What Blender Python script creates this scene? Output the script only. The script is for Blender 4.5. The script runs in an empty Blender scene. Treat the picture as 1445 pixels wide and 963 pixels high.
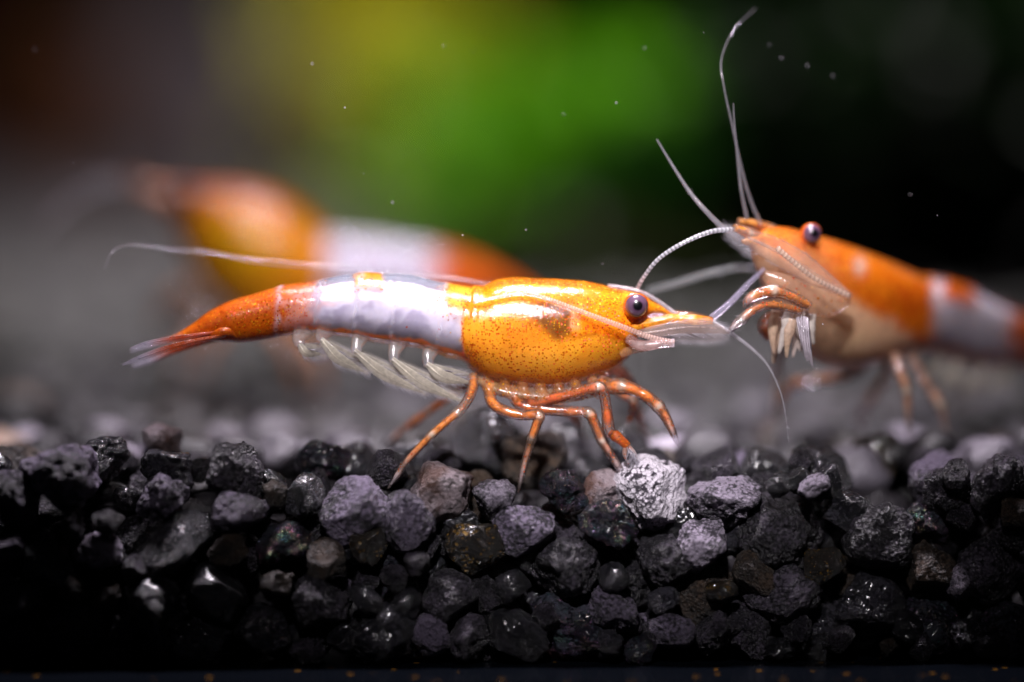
import bpy, math, random
import numpy as np
from mathutils import Vector, Matrix, noise

random.seed(7); RNG = np.random.default_rng(7)
SC = bpy.context.scene
COL = SC.collection
MM = 0.001

# ------------------------------------------------------------------ camera, light, exposure
PITCH = math.radians(5.0)
DIST = 200.0                      # mm from lens to the plane of focus
PXMM = 0.0256                     # mm covered by one photograph pixel in the plane of focus
F0 = np.array([0.0, 0.0, 4.35])   # where the optical axis meets the plane of focus
FW = np.array([0.0, math.cos(PITCH), -math.sin(PITCH)])
UP = np.array([0.0, math.sin(PITCH), math.cos(PITCH)])
CAM = F0 - FW * DIST

cam_d = bpy.data.cameras.new('camera'); cam = bpy.data.objects.new('camera', cam_d); COL.objects.link(cam)
cam.location = CAM * MM
cam.rotation_euler = (math.pi / 2 - PITCH, 0, 0)
cam_d.sensor_width = 36.0
cam_d.lens = 36.0 * DIST / (1445 * PXMM)
cam_d.clip_start = 0.01; cam_d.clip_end = 3.0
cam_d.dof.use_dof = True
cam_d.dof.focus_distance = (DIST + 0.1) * MM
cam_d.dof.aperture_fstop = cam_d.lens / 16.0
SC.camera = cam

W = bpy.data.worlds.new('World'); SC.world = W; W.use_nodes = True
bg = W.node_tree.nodes['Background']
bg.inputs[0].default_value = (0.55, 0.5, 0.62, 1); bg.inputs[1].default_value = 0.010

def area(name, loc, rot, sx, sy, power, col, spread=180):
    l = bpy.data.lights.new(name, 'AREA'); l.shape = 'RECTANGLE'; l.size = sx * MM; l.size_y = sy * MM
    l.energy = power; l.color = col; l.spread = math.radians(spread)
    o = bpy.data.objects.new(name, l); COL.objects.link(o)
    o.location = [c * MM for c in loc]; o.rotation_euler = rot
    return o
area('aquarium_lamp', (-3, 10, 84), (math.radians(-9), 0, 0), 34, 9, 0.023, (1.0, 0.90, 1.0), 64)
area('plant_fill_light', (-4, 112, 95), (0, 0, 0), 44, 64, 0.115, (1.0, 0.93, 0.93), 90)  # added overhead fill that brightens the plants behind
sl = bpy.data.lights.new('front_fill_spot', 'SPOT'); sl.energy = 5.9; sl.spot_size = math.radians(9.4); sl.spot_blend = 1.0; sl.shadow_soft_size = 0.008  # added fill spot on the shrimps; its soft cone leaves the edges dim
sl.color = (1.0, 0.94, 0.98); so = bpy.data.objects.new('front_fill_spot', sl); COL.objects.link(so)
so.location = (-0.012, -0.15, 0.130); so.rotation_euler = (Vector((0.0020, 0.0, 0.0130)) - Vector(so.location)).to_track_quat('-Z', 'Y').to_euler()

SC.view_settings.view_transform = 'Standard'; SC.view_settings.look = 'None'
SC.view_settings.exposure = 0.0; SC.view_settings.gamma = 1.0
SC.render.engine = 'CYCLES'
SC.cycles.use_denoising = True
SC.cycles.transparent_max_bounces = 24
SC.cycles.max_bounces = 8
SC.cycles.caustics_reflective = False; SC.cycles.caustics_refractive = False
SC.cycles.sample_clamp_indirect = 4.0

# ------------------------------------------------------------------ helpers
def pix(px, py, y=0.0):
    """world point (mm) on the ray of photo pixel (px,py) at world depth y"""
    r = FW * DIST + UP * (-(py - 481.5) * PXMM); r = r + np.array([(px - 722.5) * PXMM, 0, 0])
    return CAM + r * ((y - CAM[1]) / r[1])

def proj(P):
    d = np.asarray(P, float) - CAM; z = d @ FW
    return np.c_[722.5 + d[:, 0] / z * DIST / PXMM, 481.5 - (d @ UP) / z * DIST / PXMM]

def lin(*c):
    return tuple((v / 255 / 12.92 if v <= 10 else ((v / 255 + 0.055) / 1.055) ** 2.4) for v in c)

def spline(P, n):
    """Catmull-Rom through rows of P, n samples, roughly even in chord length"""
    P = np.asarray(P, float); m = len(P)
    d = np.r_[0, np.cumsum(np.linalg.norm(np.diff(P[:, :2], axis=0), axis=1) + 1e-6)]
    t = np.interp(np.linspace(0, d[-1], n), d, np.arange(m))
    i = np.clip(t.astype(int), 0, m - 2); f = (t - i)[:, None]
    p1 = P[i]; p2 = P[i + 1]
    p0 = np.where((i > 0)[:, None], P[np.maximum(i - 1, 0)], 2 * p1 - p2)
    p3 = np.where((i < m - 2)[:, None], P[np.minimum(i + 2, m - 1)], 2 * p2 - p1)
    return 0.5 * ((2 * p1) + (-p0 + p2) * f + (2 * p0 - 5 * p1 + 4 * p2 - p3) * f * f + (-p0 + 3 * p1 - 3 * p2 + p3) * f ** 3)

class MB:
    """collects verts (mm, world), faces and per-vertex pigment / opacity / fleck / red attributes"""
    def __init__(s): s.v = []; s.f = []; s.c = []; s.a = []; s.k = []; s.n = 0
    def add(s, v, f, c=(1, 1, 1), a=1.0, k=0.0):
        v = np.asarray(v, float); n = len(v)
        s.v.append(v); s.f += [tuple(int(i) + s.n for i in q) for q in f]
        s.c.append(np.broadcast_to(np.asarray(c, float), (n, 3)).copy())
        s.a.append(np.broadcast_to(np.asarray(a, float), (n,)).copy())
        s.k.append(np.broadcast_to(np.asarray(k, float), (n,)).copy())
        s.n += n
    def tube(s, pts, rad, sides=10, c=(1, 1, 1), a=1.0, k=0.0, flat=1.0, flatdir=None):
        pts = np.asarray(pts, float); n = len(pts); rad = np.broadcast_to(np.asarray(rad, float), (n,))
        t = np.gradient(pts, axis=0); t /= np.linalg.norm(t, axis=1)[:, None] + 1e-12
        ref = np.array([0.0, 1.0, 0.05]) if flatdir is None else np.asarray(flatdir, float)
        v = []
        for i in range(n):
            b = np.cross(t[i], ref); b /= np.linalg.norm(b) + 1e-9
            d = np.cross(b, t[i])
            for j in range(sides):
                q = 2 * math.pi * j / sides
                v.append(pts[i] + rad[i] * (math.cos(q) * b + flat * math.sin(q) * d))
        f = [(i * sides + j, i * sides + (j + 1) % sides, (i + 1) * sides + (j + 1) % sides, (i + 1) * sides + j)
             for i in range(n - 1) for j in range(sides)]
        v += [pts[0], pts[-1]]; e0 = n * sides; e1 = e0 + 1
        f += [(e0, (j + 1) % sides, j) for j in range(sides)]
        f += [(e1, (n - 1) * sides + j, (n - 1) * sides + (j + 1) % sides) for j in range(sides)]
        ex = lambda x, w: x if np.ndim(x) == (0 if w == 1 else 1) else np.concatenate([np.repeat(x, sides, axis=0), x[:1], x[-1:]])
        s.add(v, f, ex(np.asarray(c, float), 3), ex(np.asarray(a, float), 1), ex(np.asarray(k, float), 1))
    def hair(s, p, q, r, c, a=0.5, bend=None):
        p = np.asarray(p, float); q = np.asarray(q, float)
        m = (p + q) / 2 + (0 if bend is None else np.asarray(bend, float))
        s.tube(spline([p, m, q], 4), [r, r * .8, r * .55, r * .15], 3, c, a)
    def build(s, name, mat, parent=None, smooth=True):
        v = np.concatenate(s.v) * MM
        if parent is not None: v = v - np.array(parent.get('_base', (0, 0, 0)))
        tri = np.array([(q[0], q[1], q[2]) for q in s.f] + [(q[0], q[2], q[3]) for q in s.f if len(q) == 4])
        w = v - v.mean(axis=0)
        if np.einsum('ij,ij->i', w[tri[:, 0]], np.cross(w[tri[:, 1]], w[tri[:, 2]])).sum() < 0: s.f = [q[::-1] for q in s.f]
        me = bpy.data.meshes.new(name); me.from_pydata(v.tolist(), [], s.f)
        me.polygons.foreach_set('use_smooth', [smooth] * len(me.polygons))
        ca = me.attributes.new('pig', 'FLOAT_COLOR', 'POINT')
        ca.data.foreach_set('color', np.c_[np.concatenate(s.c), np.ones(len(v))].astype('f').ravel())
        me.attributes.new('alp', 'FLOAT', 'POINT').data.foreach_set('value', np.concatenate(s.a).astype('f'))
        me.attributes.new('flk', 'FLOAT', 'POINT').data.foreach_set('value', np.concatenate(s.k).astype('f'))
        me.materials.append(mat); me.update()
        o = bpy.data.objects.new(name, me); COL.objects.link(o)
        if parent is not None:
            o.parent = parent; o['_base'] = tuple(parent.get('_base', (0, 0, 0)))
        return o

def empty(name, loc_mm):
    o = bpy.data.objects.new(name, None); COL.objects.link(o)
    o.location = [c * MM for c in loc_mm]; o['_base'] = tuple(c * MM for c in loc_mm); o.empty_display_size = 0.002
    return o
def tag(o, label=None, cat=None, group=None, kind=None):
    if label: o['label'] = label
    if cat: o['category'] = cat
    if group: o['group'] = group
    if kind: o['kind'] = kind
    return o

# ------------------------------------------------------------------ materials
class NT:
    def __init__(s, name):
        s.m = bpy.data.materials.new(name); s.m.use_nodes = True; s.t = s.m.node_tree; s.t.nodes.clear()
        s.out = s.t.nodes.new('ShaderNodeOutputMaterial')
    def n(s, typ, props=None, **ins):
        nd = s.t.nodes.new('ShaderNode' + typ)
        for k, v in (props or {}).items(): setattr(nd, k, v)
        for k, v in ins.items(): s.set(nd, k, v)
        return nd
    def set(s, nd, k, v):
        key = int(k[1:]) if k[0] == 'i' and k[1:].isdigit() else k.replace('_', ' ')
        sock = nd.inputs[key]
        if isinstance(v, bpy.types.NodeSocket): s.t.links.new(v, sock)
        elif isinstance(v, bpy.types.Node): s.t.links.new(v.outputs[0], sock)
        else: sock.default_value = tuple(v) + (1,) if (isinstance(v, (tuple, list)) and len(v) == 3 and sock.type == 'RGBA') else v
    def math(s, op, a, b=0.0, clamp=False):
        return s.n('Math', {'operation': op, 'use_clamp': clamp}, i0=a, i1=b).outputs[0]
    def mixc(s, f, a, b, blend='MIX'):
        nd = s.n('Mix', {'data_type': 'RGBA', 'blend_type': blend}); s.set(nd, 'i0', f); s.set(nd, 'i6', a); s.set(nd, 'i7', b)
        return nd.outputs[2]
    def ramp(s, f, stops):
        nd = s.n('ValToRGB'); s.set(nd, 'i0', f); e = nd.color_ramp.elements
        while len(e) < len(stops): e.new(0.5)
        for el, (p, c) in zip(e, stops): el.position = p; el.color = tuple(c) + (1,)
        return nd.outputs[0]
    def coord(s):   # object coordinates in mm
        tc = s.n('TexCoord'); mp = s.n('Mapping', i0=tc.outputs['Object']); mp.inputs['Scale'].default_value = (1000,) * 3
        return mp.outputs[0]
    def attr(s, name): return s.n('Attribute', {'attribute_name': name})
    def noise(s, v, scale, detail=3, rough=0.55): return s.n('TexNoise', Vector=v, Scale=scale, Detail=detail, Roughness=rough)
    def end(s, sh): s.t.links.new(sh.outputs[0], s.out.inputs[0]); return s.m

def chitin(name, fleck_scale=15.0, gold=lin(255, 190, 35), red=lin(178, 52, 8), gloss=0.085, sss=0.0, trans=0.35, rim=0.65, bmp=0.35):
    """translucent shell: pigment with opacity, flecks of pigment set in it, a wet clear surface"""
    m = NT(name); co = m.coord(); pig = m.attr('pig').outputs['Color']; alp = m.attr('alp').outputs['Fac']; flk = m.attr('flk').outputs['Fac']
    nz = m.noise(co, 3.0, 4, 0.6).outputs['Fac']
    vo = m.n('TexVoronoi', Vector=co, Scale=fleck_scale, Randomness=1.0)
    rnd = m.n('SeparateColor', i0=vo.outputs['Color'])
    # a cell carries a fleck when its random value is under the density there; flecks are smaller than cells
    dens = m.math('ADD', flk, m.math('MULTIPLY', m.math('SUBTRACT', nz, 0.5), m.math('MULTIPLY', flk, 1.6)))
    has = m.math('LESS_THAN', rnd.outputs[0], dens)
    inside = m.math('LESS_THAN', vo.outputs['Distance'], m.math('ADD', 0.30, m.math('MULTIPLY', rnd.outputs[1], 0.3)))
    mask = m.math('MULTIPLY', has, inside)
    g2 = m.mixc(m.math('GREATER_THAN', rnd.outputs[1], .55), gold, lin(206, 120, 14))
    fcol = m.mixc(m.math('GREATER_THAN', m.math('ADD', rnd.outputs[2], m.math('MULTIPLY', m.math('SUBTRACT', nz, 0.5), 1.0)), 0.60), g2, red)
    # blotchy pigment
    n2 = m.noise(co, 7.0, 5, 0.65).outputs['Fac']
    n3 = m.noise(co, 1.7, 4, 0.6).outputs['Fac']
    pv = m.n('HueSaturation', Color=pig, Hue=m.math('ADD', .482, m.math('MULTIPLY', n3, .036)), Value=m.math('MULTIPLY', m.math('ADD', 0.45, m.math('MULTIPLY', n2, 1.1)), m.math('ADD', .7, m.math('MULTIPLY', n3, .6))))
    col = m.mixc(mask, pv.outputs[0], fcol)
    a2 = m.math('MULTIPLY', alp, m.math('ADD', 0.7, m.math('MULTIPLY', nz, 0.6)), True)
    al = m.math('MAXIMUM', a2, m.math('MULTIPLY', mask, 0.92), True)
    # flecks are little tilted platelets: they glitter
    g = m.n('NewGeometry')
    jit = m.n('VectorMath', {'operation': 'SUBTRACT'}, i0=vo.outputs['Color'], i1=(0.5, 0.5, 0.5))
    jm = m.n('VectorMath', {'operation': 'SCALE'}, i0=jit.outputs[0]); m.set(jm, 'Scale', m.math('MULTIPLY', mask, 1.1))
    nn = m.n('VectorMath', {'operation': 'NORMALIZE'}, i0=m.n('VectorMath', {'operation': 'ADD'}, i0=g.outputs['Normal'], i1=jm.outputs[0]).outputs[0])
    bump = m.n('Bump', Strength=bmp, Distance=0.00004, Height=m.math('ADD', m.noise(co, 12.0, 4).outputs['Fac'], m.math('MULTIPLY', m.noise(co, 2.0, 2).outputs['Fac'], 0.8)))
    dif = m.n('BsdfPrincipled', Base_Color=col, Roughness=0.4, Normal=nn.outputs[0], Metallic=m.math('MULTIPLY', mask, 0.35))
    dif.inputs['Specular IOR Level'].default_value = 0.3
    if sss:
        dif.inputs['Subsurface Weight'].default_value = sss
        dif.inputs['Subsurface Radius'].default_value = (1.0, 0.55, 0.25); dif.inputs['Subsurface Scale'].default_value = 0.0006
    tl = m.n('BsdfTranslucent', Color=col)
    body = m.n('MixShader', i0=trans, i1=dif, i2=tl)
    base = m.n('MixShader', i0=al, i1=m.n('BsdfTransparent', Color=(0.97, 0.965, 0.98)), i2=body)
    gl = m.n('BsdfGlossy', Color=(1, 0.96, 1.0), Roughness=gloss, Normal=bump)
    fr = m.n('Fresnel', IOR=1.36, Normal=bump)
    return m.end(m.n('MixShader', i0=m.math('ADD', m.math('MULTIPLY', fr, rim), 0.012, True), i1=base, i2=gl))

def flesh_mat(name):
    m = NT(name); co = m.coord(); pig = m.attr('pig').outputs['Color']; flk = m.attr('flk').outputs['Fac']
    n2 = m.noise(co, 2.2, 5, 0.6).outputs['Fac']
    pv = m.n('HueSaturation', Color=pig, Value=m.math('ADD', 0.72, m.math('MULTIPLY', n2, 0.56)))
    vo = m.n('TexVoronoi', Vector=co, Scale=9.0); rnd = m.n('SeparateColor', i0=vo.outputs['Color'])
    mask = m.math('MULTIPLY', m.math('LESS_THAN', rnd.outputs[0], flk), m.math('LESS_THAN', vo.outputs['Distance'], 0.42))
    col = m.mixc(mask, pv.outputs[0], lin(185, 66, 10))
    p = m.n('BsdfPrincipled', Base_Color=col, Roughness=0.6); p.inputs['Specular IOR Level'].default_value = 0.08
    p.inputs['Subsurface Weight'].default_value = 1.0
    p.inputs['Subsurface Radius'].default_value = (1.0, 0.9, 0.75); p.inputs['Subsurface Scale'].default_value = 0.0022
    return m.end(p)

def simple(name, col, rough=0.5, metal=0.0, trans=0.0, spec=0.5, vary=0.0, vscale=0.3):
    m = NT(name); c = col
    if vary:
        nz = m.noise(m.coord(), vscale, 4).outputs['Fac']
        c = m.n('HueSaturation', Color=tuple(col), Value=m.math('ADD', 1 - vary, m.math('MULTIPLY', nz, 2 * vary))).outputs[0]
    p = m.n('BsdfPrincipled', Base_Color=c, Roughness=rough, Metallic=metal); p.inputs['Specular IOR Level'].default_value = spec
    if trans:
        return m.end(m.n('MixShader', i0=trans, i1=p, i2=m.n('BsdfTranslucent', Color=c)))
    return m.end(p)

def stone_mat(name, dark, pale, grain=1.0, cover=0.5, rough=0.4, film=0.0, stain=None, coat=0.0, gscale=6.0):
    """mineral grain: dark ground mass with pale grains and pits; each stone gets its own tone and pattern"""
    m = NT(name); oi = m.n('ObjectInfo')
    co = m.n('VectorMath', {'operation': 'ADD'}, i0=m.coord(), i1=m.n('VectorMath', {'operation': 'SCALE'}, i0=oi.outputs['Location']).outputs[0])
    co.inputs[1].links[0].from_node.inputs['Scale'].default_value = 7919.0
    v = co.outputs[0]
    n1 = m.noise(v, gscale, 6, 0.7).outputs['Fac']
    n2 = m.noise(v, 0.9, 3, 0.5).outputs['Fac']
    vo = m.n('TexVoronoi', Vector=v, Scale=gscale * 1.3)
    f = m.math('ADD', m.math('MULTIPLY', n1, 1.0), m.math('MULTIPLY', n2, 0.8))
    f = m.math('ADD', f, m.math('MULTIPLY', vo.outputs['Distance'], -0.35 * grain))
    f = m.math('ADD', f, cover - 0.5)
    mask = m.ramp(f, [(0.64, (0, 0, 0)), (0.80, (1, 1, 1))])
    col = m.mixc(mask, dark, pale)
    if stain:
        sm = m.ramp(m.noise(v, 0.55, 3).outputs['Fac'], [(0.47, (0, 0, 0)), (0.6, (1, 1, 1))])
        col = m.mixc(m.math('MULTIPLY', sm, 0.85), col, stain)
    hs = m.n('HueSaturation', Color=col, Value=m.math('ADD', 0.6, m.math('MULTIPLY', oi.outputs['Random'], 0.8)))
    h = m.math('ADD', m.math('MULTIPLY', n1, 1.0), m.math('MULTIPLY', vo.outputs['Distance'], 0.5 * grain))
    h = m.math('ADD', h, m.math('MULTIPLY', m.noise(v, gscale * 3.2, 3, .6).outputs['Fac'], .35))
    b = m.n('Bump', Strength=1.0, Distance=0.00020, Height=h)
    rr = m.math('ADD', rough - 0.22, m.math('MULTIPLY', n1, 0.42), True)
    p = m.n('BsdfPrincipled', Base_Color=hs.outputs[0], Roughness=rr, Normal=b)
    p.inputs['Specular IOR Level'].default_value = 0.5
    if film:
        m.set(p, 'Thin Film Thickness', m.math('ADD', film * .5, m.math('MULTIPLY', m.noise(v, 1.6, 3).outputs['Fac'], film * 1.2))); p.inputs['Thin Film IOR'].default_value = 1.45; p.inputs['IOR'].default_value = 1.6
    if coat: p.inputs['Coat Weight'].default_value = coat; p.inputs['Coat Roughness'].default_value = 0.12
    return m.end(p)

M_SHELL = chitin('shrimp_shell')
M_LEG = chitin('shrimp_leg', 15.0, lin(250, 150, 25), lin(205, 70, 10), 0.09, 0, 0.35, 0.9, 0.12)
M_CLEAR = chitin('clear_shell', 10.0, gloss=0.12, trans=0.5, rim=0.4, bmp=0.15)
M_FLESH = flesh_mat('shrimp_flesh')

ORANGE = lin(226, 132, 22); TAIL = lin(205, 92, 10); DEEP = lin(190, 74, 8); GOLD = lin(248, 178, 40); PEACH = lin(222, 165, 120)
WHITE = lin(225, 220, 232); CLEAR = lin(226, 222, 230); REDD = lin(176, 52, 8); CREAM = lin(232, 222, 205)

# ------------------------------------------------------------------ setting: tank floor, back panel, gravel bed
def gy(x): return -1.9 + 0.045 * x          # the inner face of the front glass, slightly turned to the camera
BASE_Z = -7.25
M_BED = simple('bed_dark', (0.012, 0.011, 0.014), 0.9)
def floor_mat():
    m = NT('far_gravel'); co = m.coord()
    vo = m.n('TexVoronoi', Vector=co, Scale=0.55); rnd = m.n('SeparateColor', i0=vo.outputs['Color'])
    c = m.ramp(rnd.outputs[0], [(0.0, (0.004, 0.0035, 0.004)), (0.55, (0.012, 0.011, 0.0125)), (1.0, (0.036, 0.031, 0.037))])
    b = m.n('Bump', Strength=0.9, Distance=0.0008, Height=vo.outputs['Distance']); b.invert = True
    return m.end(m.n('BsdfPrincipled', Base_Color=c, Roughness=0.5, Normal=b))
mb = MB()
ys = [6.2, 6.2] + list(np.linspace(8, 290, 60)); zs = [BASE_Z, -1.6] + [-1.5] * 60
xs = np.linspace(-130, 130, 90); v = []
for yy, zz in zip(ys, zs):
    for xx in xs:
        h = 0 if yy < 60 else min(1, (yy - 60) / 40) * (0.9 + 2.5 * noise.noise(Vector((xx * .03, yy * .03, 3))) + 0.6 * noise.noise(Vector((xx * .3, yy * .3, 1))))
        v.append((xx, yy, zz + h))
nx = len(xs); f = [(i * nx + j, i * nx + j + 1, (i + 1) * nx + j + 1, (i + 1) * nx + j) for i in range(len(ys) - 1) for j in range(nx - 1)]
mb.add(v, f); tag(mb.build('ground', floor_mat()), kind='structure', label='dark gravel ground receding behind the shrimps')

def box(mb, a, b, **k):
    (x0, y0, z0), (x1, y1, z1) = a, b
    mb.add([(x0, y0, z0), (x1, y0, z0), (x1, y1, z0), (x0, y1, z0), (x0, y0, z1), (x1, y0, z1), (x1, y1, z1), (x0, y1, z1)],
           [(0, 3, 2, 1), (4, 5, 6, 7), (0, 1, 5, 4), (1, 2, 6, 5), (2, 3, 7, 6), (3, 0, 4, 7)], **k)
m = NT('base_glass'); co = m.coord()
sp = m.n('TexVoronoi', Vector=co, Scale=2.6); r_ = m.n('SeparateColor', i0=sp.outputs['Color'])
spk = m.math('MULTIPLY', m.math('LESS_THAN', r_.outputs[0], 0.05), m.math('LESS_THAN', sp.outputs['Distance'], 0.3))
c = m.mixc(spk, (0.002, 0.003, 0.005), lin(120, 84, 20))
pb = m.n('BsdfPrincipled', Base_Color=c, Roughness=0.18)
M_BASE = m.end(pb)
mb = MB(); box(mb, (-60, gy(0) - 4.2, BASE_Z - 6), (60, 60, BASE_Z))
tag(mb.build('tank_base', M_BASE, smooth=False), kind='structure', label='dark glass base of the tank under the gravel')
mb = MB(); box(mb, (-170, 291, BASE_Z), (170, 294, 170))
tag(mb.build('back_wall', simple('back_panel', (0.006, 0.010, 0.006), 0.7), smooth=False), kind='structure', label='black back panel of the tank')

# ------------------------------------------------------------------ gravel stones
def stone_shape(seed, sub, lumpy=1.0, flat=None):
    import bmesh
    rg = np.random.default_rng(seed); bm = bmesh.new(); bmesh.ops.create_icosphere(bm, subdivisions=sub, radius=1.0)
    V = np.array([w.co[:] for w in bm.verts]); F = [tuple(w.index for w in f.verts) for f in bm.faces]; bm.free()
    V /= np.linalg.norm(V, axis=1)[:, None]
    n = rg.normal(size=(rg.integers(7, 12), 3)); n /= np.linalg.norm(n, axis=1)[:, None]
    d = rg.uniform(0.66, 0.98, len(n))
    q = V @ n.T; q = np.where(q > 0.05, d / np.maximum(q, 0.05), 9.0); q = np.c_[q, np.full(len(V), 1.12)]
    k = rg.uniform(22, 70); r = -np.log(np.exp(-k * q).sum(axis=1)) / k
    off = rg.uniform(-50, 50, 3)
    for i, p in enumerate(V):
        w = Vector(p * 1.6 + off)
        r[i] *= 1 + lumpy * (0.12 * noise.fractal(w, 0.9, 2.1, 3) + 0.045 * noise.fractal(w * 4.5, 0.8, 2.2, 3) + (0.022 * noise.fractal(w * 13, 0.8, 2.2, 2) if sub > 3 else 0))
    return V * np.clip(r, 0.4, 1.35)[:, None], F
HI = [stone_shape(100 + i, 5 if i < 16 else 5, [0.8, 1.1, 1.6, 1.3][i % 4]) for i in range(16)]
LO = [stone_shape(300 + i, 3) for i in range(8)]
VLO = [stone_shape(300 + i, 2) for i in range(8)]

D1 = (0.010, 0.009, 0.012)
STONES = {
 'pale': (stone_mat('stone_pale', (0.035, 0.03, 0.04), (0.64, 0.59, 0.66), 1.2, 0.64, 0.45, gscale=7.0), 'pale grey stone speckled with black'),
 'grey': (stone_mat('stone_grey', (0.030, 0.027, 0.034), (0.25, 0.215, 0.275), 1.0, 0.54, 0.42), 'mid grey speckled gravel stone'),
 'violet': (stone_mat('stone_violet', (0.016, 0.014, 0.019), (0.12, 0.098, 0.145), 0.9, 0.50, 0.38), 'dusky violet grey gravel stone'),
 'dark': (stone_mat('stone_dark', D1, (0.055, 0.046, 0.064), 1.2, 0.46, 0.32), 'dark charcoal pitted gravel stone'),
 'black': (stone_mat('stone_black', (0.006, 0.006, 0.008), (0.03, 0.028, 0.036), 0.7, 0.42, 0.22, coat=0.6), 'glossy black gravel stone'),
 'film': (stone_mat('stone_film', (0.007, 0.007, 0.010), (0.03, 0.032, 0.04), 0.6, 0.42, 0.14, film=430.0, coat=0.2), 'black stone with a rainbow sheen'),
 'rust': (stone_mat('stone_rust', (0.05, 0.035, 0.035), (0.30, 0.24, 0.26), 0.8, 0.6, 0.42, stain=(0.10, 0.04, 0.022)), 'rust stained pinkish grey stone'),
 'brown': (stone_mat('stone_brown', (0.014, 0.010, 0.008), (0.055, 0.036, 0.024), 1.0, 0.5, 0.4), 'dark brown rough gravel stone'),
 'amber': (stone_mat('stone_amber', (0.010, 0.008, 0.006), (0.20, 0.11, 0.012), 1.3, 0.36, 0.2, coat=0.5), 'black stone with golden amber flecks'),
}
FIX = [  # px, py, width px, height px, type, mm behind the glass, label (unique stones)
 (918, 700, 104, 108, 'pale', 1.0, 'pale speckled stone gripped by the bristly claw of the striped orange and white shrimp'),
 (1022, 704, 98, 72, 'grey', .6, 'rounded grey speckled stone beside the pale stone under the claw'),
 (1012, 660, 78, 48, 'dark', 2.6, 'low dark stone peeping over the rounded grey stone'),
 (622, 690, 118, 68, 'rust', .6, 'pinkish grey stone stained rust brown, beside the rear foot of the middle shrimp'),
 (575, 735, 66, 84, 'violet', .1, 'upright dusky violet stone leaning below the rust stained stone'), (853, 690, 76, 74, 'rust', 1.6, 'brownish pink stone wedged against the pale gripped stone under a foot'),
 (860, 740, 84, 58, 'film', .2, 'black stone with a rainbow sheen below the pale gripped stone'),
 (795, 694, 62, 54, 'film', .9, 'small shiny black stone with a blue and green glint under the middle shrimp'),
 (1100, 746, 122, 100, 'dark', .3, 'large rugged charcoal stone standing below the shrimps, facing the glass'), (1242, 762, 92, 100, 'dark', .2, 'blocky charcoal stone below the legs of the rearing shrimp'),
 (992, 768, 88, 60, 'grey', .1, 'flat grey stone lying under the rounded grey speckled stone'), (1310, 803, 66, 72, 'brown', .2, 'rough brown stone below the blocky charcoal one'), (1195, 728, 78, 64, 'black', .8, None),
 (1305, 740, 62, 64, 'film', .9, None), (95, 675, 130, 84, 'violet', .2, 'large violet grey stone with a bright sloping face'), (142, 646, 74, 60, 'black', 1.9, None),
 (240, 664, 84, 56, 'black', 1.2, None), (330, 672, 90, 78, 'dark', .7, "dark pitted stone below the middle shrimp's abdomen tip"), (335, 726, 90, 62, 'violet', .1, 'oval violet grey stone below a dark pitted one, under the shrimp tail'),
 (228, 700, 76, 56, 'violet', .4, None), (30, 700, 80, 90, 'violet', .4, None), (428, 700, 52, 62, 'black', .9, None),
 (500, 722, 116, 72, 'violet', .3, 'wide flat violet stone next to the rear foot of the middle shrimp'), (455, 652, 72, 56, 'film', 3.2, None), (546, 660, 66, 58, 'dark', 1.8, None),
 (690, 628, 104, 84, 'black', 4.6, 'shadowed black stone under the belly of the middle shrimp'), (757, 648, 92, 80, 'brown', 3.8, 'shadowed dark brown stone behind a front foot of the middle shrimp'), (700, 706, 66, 58, 'grey', .7, 'small grey stone beside the rust stained stone'),
 (742, 748, 90, 80, 'violet', .1, 'violet stone beside the amber flecked one'), (800, 800, 84, 88, 'dark', .1, None), (680, 768, 92, 86, 'amber', .2, 'black stone flecked with golden amber, below the rust stained stone'),
 (520, 768, 62, 64, 'amber', .3, None), (872, 862, 78, 64, 'violet', 0, None), (1010, 892, 72, 54, 'dark', 0, None),
 (1108, 835, 116, 60, 'dark', 0, None), (936, 790, 92, 76, 'dark', .1, None), (1230, 655, 112, 76, 'amber', 6.0, 'blurred black stone with a yellow glint, behind the front row'),
 (232, 622, 62, 56, 'rust', 4.0, 'small pinkish white stone, blurred behind the front row'), (1068, 810, 60, 70, 'brown', .3, None), (1400, 800, 90, 110, 'dark', .4, None), (1355, 820, 44, 50, 'grey', .4, None),
 (650, 742, 50, 50, 'black', .9, None), (1160, 800, 66, 60, 'amber', .5, None), (140, 780, 70, 44, 'grey', .1, None), (400, 770, 76, 50, 'film', .4, None)]
placed = []   # x,y,z,r,type,label,scale3
for (px, py, w, h, t, off, lab) in FIX:
    rx, rz = w * PXMM / 2, h * PXMM / 2; ry = (rx + rz) / 2 * 0.95
    x = (px - 722.5) * PXMM; y = gy(x) + ry + off; p = pix(px, py, y); s = (200 + y) / 200
    placed.append((p[0], y, p[2], (rx + ry + rz) / 3, t, lab, (rx * s, ry, rz * s)))
P = np.array([(a[0], a[1], a[2], a[3] * 0.93) for a in placed])
FX = np.array([(a[0], a[1], a[2], a[3], *a[6]) for a in placed])
rg = np.random.default_rng(11)
types = ['dark'] * 34 + ['black'] * 34 + ['violet'] * 9 + ['grey'] * 2 + ['brown'] * 6 + ['film'] * 5 + ['amber'] * 4  # mostly dark types: shade on the bed front is put into stone colour
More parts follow.
